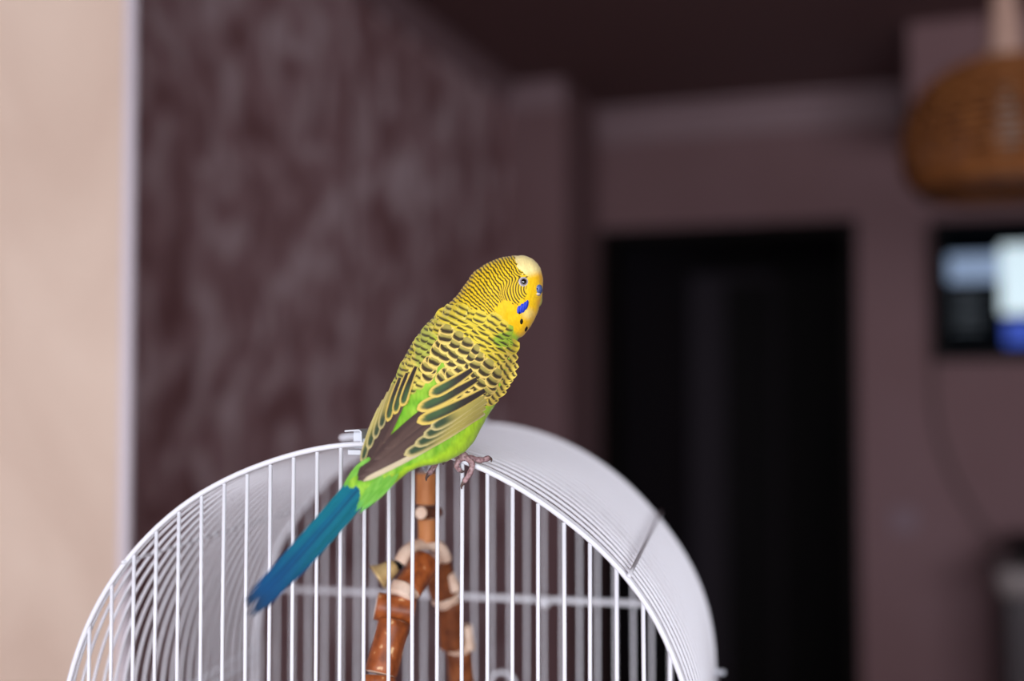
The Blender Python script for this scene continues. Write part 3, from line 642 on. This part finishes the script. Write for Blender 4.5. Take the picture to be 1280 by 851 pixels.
# face: eyes, cere, beak, cheek patches, throat spots (both sides of the head)
def side_y(u, v, s):
    r = at(u, v, 1.0)-EYE; dirn = Vector(r).normalized()
    h = bv.ray_cast(Vector(EYE), dirn, 2)
    y = h[0].y if h[0] is not None else .438-.003
    return y if s < 0 else .438+(.438-y)
M_iris = mat('pale_eye_ring', (196, 190, 196), .4, .5); M_pup = mat('black_pupil', (6, 6, 8), .08, .8, coat=1)
M_irisb = mat('grey_iris', (140, 136, 150), .2, .5, coat=.6)
M_cere = mat('blue_cere', (92, 116, 176), .4, .5, sss=.1); M_beak = mat('olive_yellow_beak', (176, 172, 92), .35, .5)
M_patch = mat('violet_blue_feathers', (42, 70, 206), .5, .4); M_spot = mat('black_spot_feathers', (22, 14, 12), .6)
def disc(u, v, s, ru, rv, hgtm, rot=0., n=28, rings=6, sink=.0, lobes=None):
    """low dome following the head surface"""
    P_ = []; y0 = side_y(u, v, s)
    e = 2.0
    gy = (side_y(u+e, v, s)-side_y(u-e, v, s))/(2*e); gz = (side_y(u, v+e, s)-side_y(u, v-e, s))/(2*e)
    for i in range(rings+1):
        k = i/rings; row = []
        for j in range(n):
            a = 2*math.pi*j/n; x = k*ru*math.cos(a); y = k*rv*math.sin(a)
            if lobes: m = 1+lobes[1]*math.cos(lobes[0]*a); x *= m; y *= m
            X = x*math.cos(rot)-y*math.sin(rot); Y_ = x*math.sin(rot)+y*math.cos(rot)
            yy = side_y(u+X, v+Y_, s) + s*(hgtm*math.sqrt(max(0, 1-k*k))-sink)
            row.append(at(u+X, v+Y_, yy))
        P_.append(row)
    return MB().grid(np.array(P_), closed=True)
for s in (-1, 1):
    e = disc(654.2, 352, s, 6.5, 6.5, .0007, sink=.0002).build('eye', M_iris, bird, label='black eye in a pale grey ring')
    disc(654.4, 351.9, s, 5.2, 5.2, .00105, sink=.0001).build('iris', M_irisb, e)
    disc(654.6, 351.8, s, 4.0, 4.1, .00145, sink=.0001).build('pupil', M_pup, e)
    a = np.linspace(0, 2*math.pi, 33)[:-1]; y0 = side_y(654.2, 352, s)
    for k, (u, v, ru, rv, ro) in enumerate(((648.6, 387, 2.6, 5.6, .12), (651.7, 385.6, 2.6, 7.0, .2), (655.0, 384.0, 2.6, 7.6, .25), (658.2, 381.2, 2.4, 6.8, .25))):
        disc(u, v, s, ru, rv, .0008+.0001*k, rot=ro, sink=.0002).build('cheek_patch_feather', M_patch, bird)
    for (u, v, ru, rv, ro) in ((649.2, 389.8, 2.0, 3.0, -.1), (651.9, 401.8, 2.1, 3.9, .08), (657.8, 411.2, 1.7, 3.8, .35)):
        disc(u, v, s, ru, rv, .0006, rot=ro, sink=.00015).build('throat_spot', M_spot, bird)
cm = at(673.2, 361.5, .438)
def blob(c, ru, rz, ry, m, name, par, n=20, **k):
    rows = []
    for i in range(13):
        f_ = math.pi*i/12; rows.append([c+np.array([ru*math.sin(f_)*math.cos(a)*1.0, ry*math.sin(f_)*math.sin(a), rz*math.cos(f_)]) for a in np.arange(n)*2*math.pi/n])
    return MB().grid(np.array(rows), closed=True).build(name, m, par, **k)
ce = blob(at(672.4, 361.8, .4344), 5.8*.438/F, 7.4*.438/F, 17*.438/F, M_cere, 'cere', bird, label='blue cere above the beak')
for s in (-1, 1): blob(at(671.5, 361, .4355+s*.0112), .0003, .0003, .0003, M_spot, 'nostril', ce)
blob(at(672.2, 368.4, .4344), 3.8*.438/F, 2.6*.438/F, 16*.438/F, mat('pale_cere_rim', (222, 216, 214), .5), 'cere_rim', bird)
bk = spline([at(669.0, 364, .438), at(671.0, 369, .438), at(672.2, 376, .438), at(670.6, 382, .438), at(668.5, 386, .438)], 16)
MB().tube(bk, np.interp(np.linspace(0, 1, 16), [0, .25, .7, 1], [.0024, .0023, .0015, .0004]), 14).build('beak', M_beak, bird)

# legs and feet
M_skin = mat('grey_pink_scaly_skin', (160, 128, 132), .55, .4, noise=(900, [(0.35, (122, 92, 96)), (0.65, (180, 148, 150))], 2, (1, 1, 1)), sss=.08)
M_claw = mat('horn_claw', (96, 78, 74), .4)
def foot(du, dv, dy, back=False):
    q = lambda u, v, y: at(u+du, v+dv, y+dy)
    mb = MB()
    mb.tube(spline([q(570, 556, .4235), q(574, 565, .4240), q(581, 571, .4248)], 8), [.0022, .0019, .0017, .0016, .0016, .0017, .0018, .0018], 12)
    toes = [([(580, 571, .4244), (590, 573, .4258), (601, 575, .4275), (611, 572.5, .4295)], .00165), ([(582, 571, .4240), (590, 580, .4226), (587, 592, .4222), (580, 602, .4228)], .0015),
            ([(580, 572, .4240), (573, 576, .4232), (571, 583, .4230), (575, 588, .4235)], .0014), ([(579, 571, .4246), (570, 571, .4262), (562, 572, .4280), (557, 575, .4290)], .0014)]
    for pts_, r in toes:
        S_ = spline([q(*p_) for p_ in pts_], 22); tt_ = np.linspace(0, 1, 22)
        mb.tube(S_, .84*r*(1-.22*tt_)*(1+.10*np.cos(tt_*6.283*3.2)), 12)
    o = mb.build('foot', M_skin, bird, label='grey-pink foot gripping the wire')
    for pts_ in ([(611, 572.5, .4295), (614, 574, .430), (614, 577.5, .4302)], [(580, 602, .4228), (577, 607, .4232), (577, 611, .424)], [(575, 588, .4235), (578, 589.5, .4245), (580.5, 588.5, .4252)], [(557, 575, .4290), (554, 578, .4292), (554, 581, .4290)]):
        MB().tube(spline([q(*p_) for p_ in pts_], 8), np.linspace(.0009, .0002, 8), 8).build('claw', M_claw, o)
foot(0, 0, 0)
foot(-44, -10, .0052)
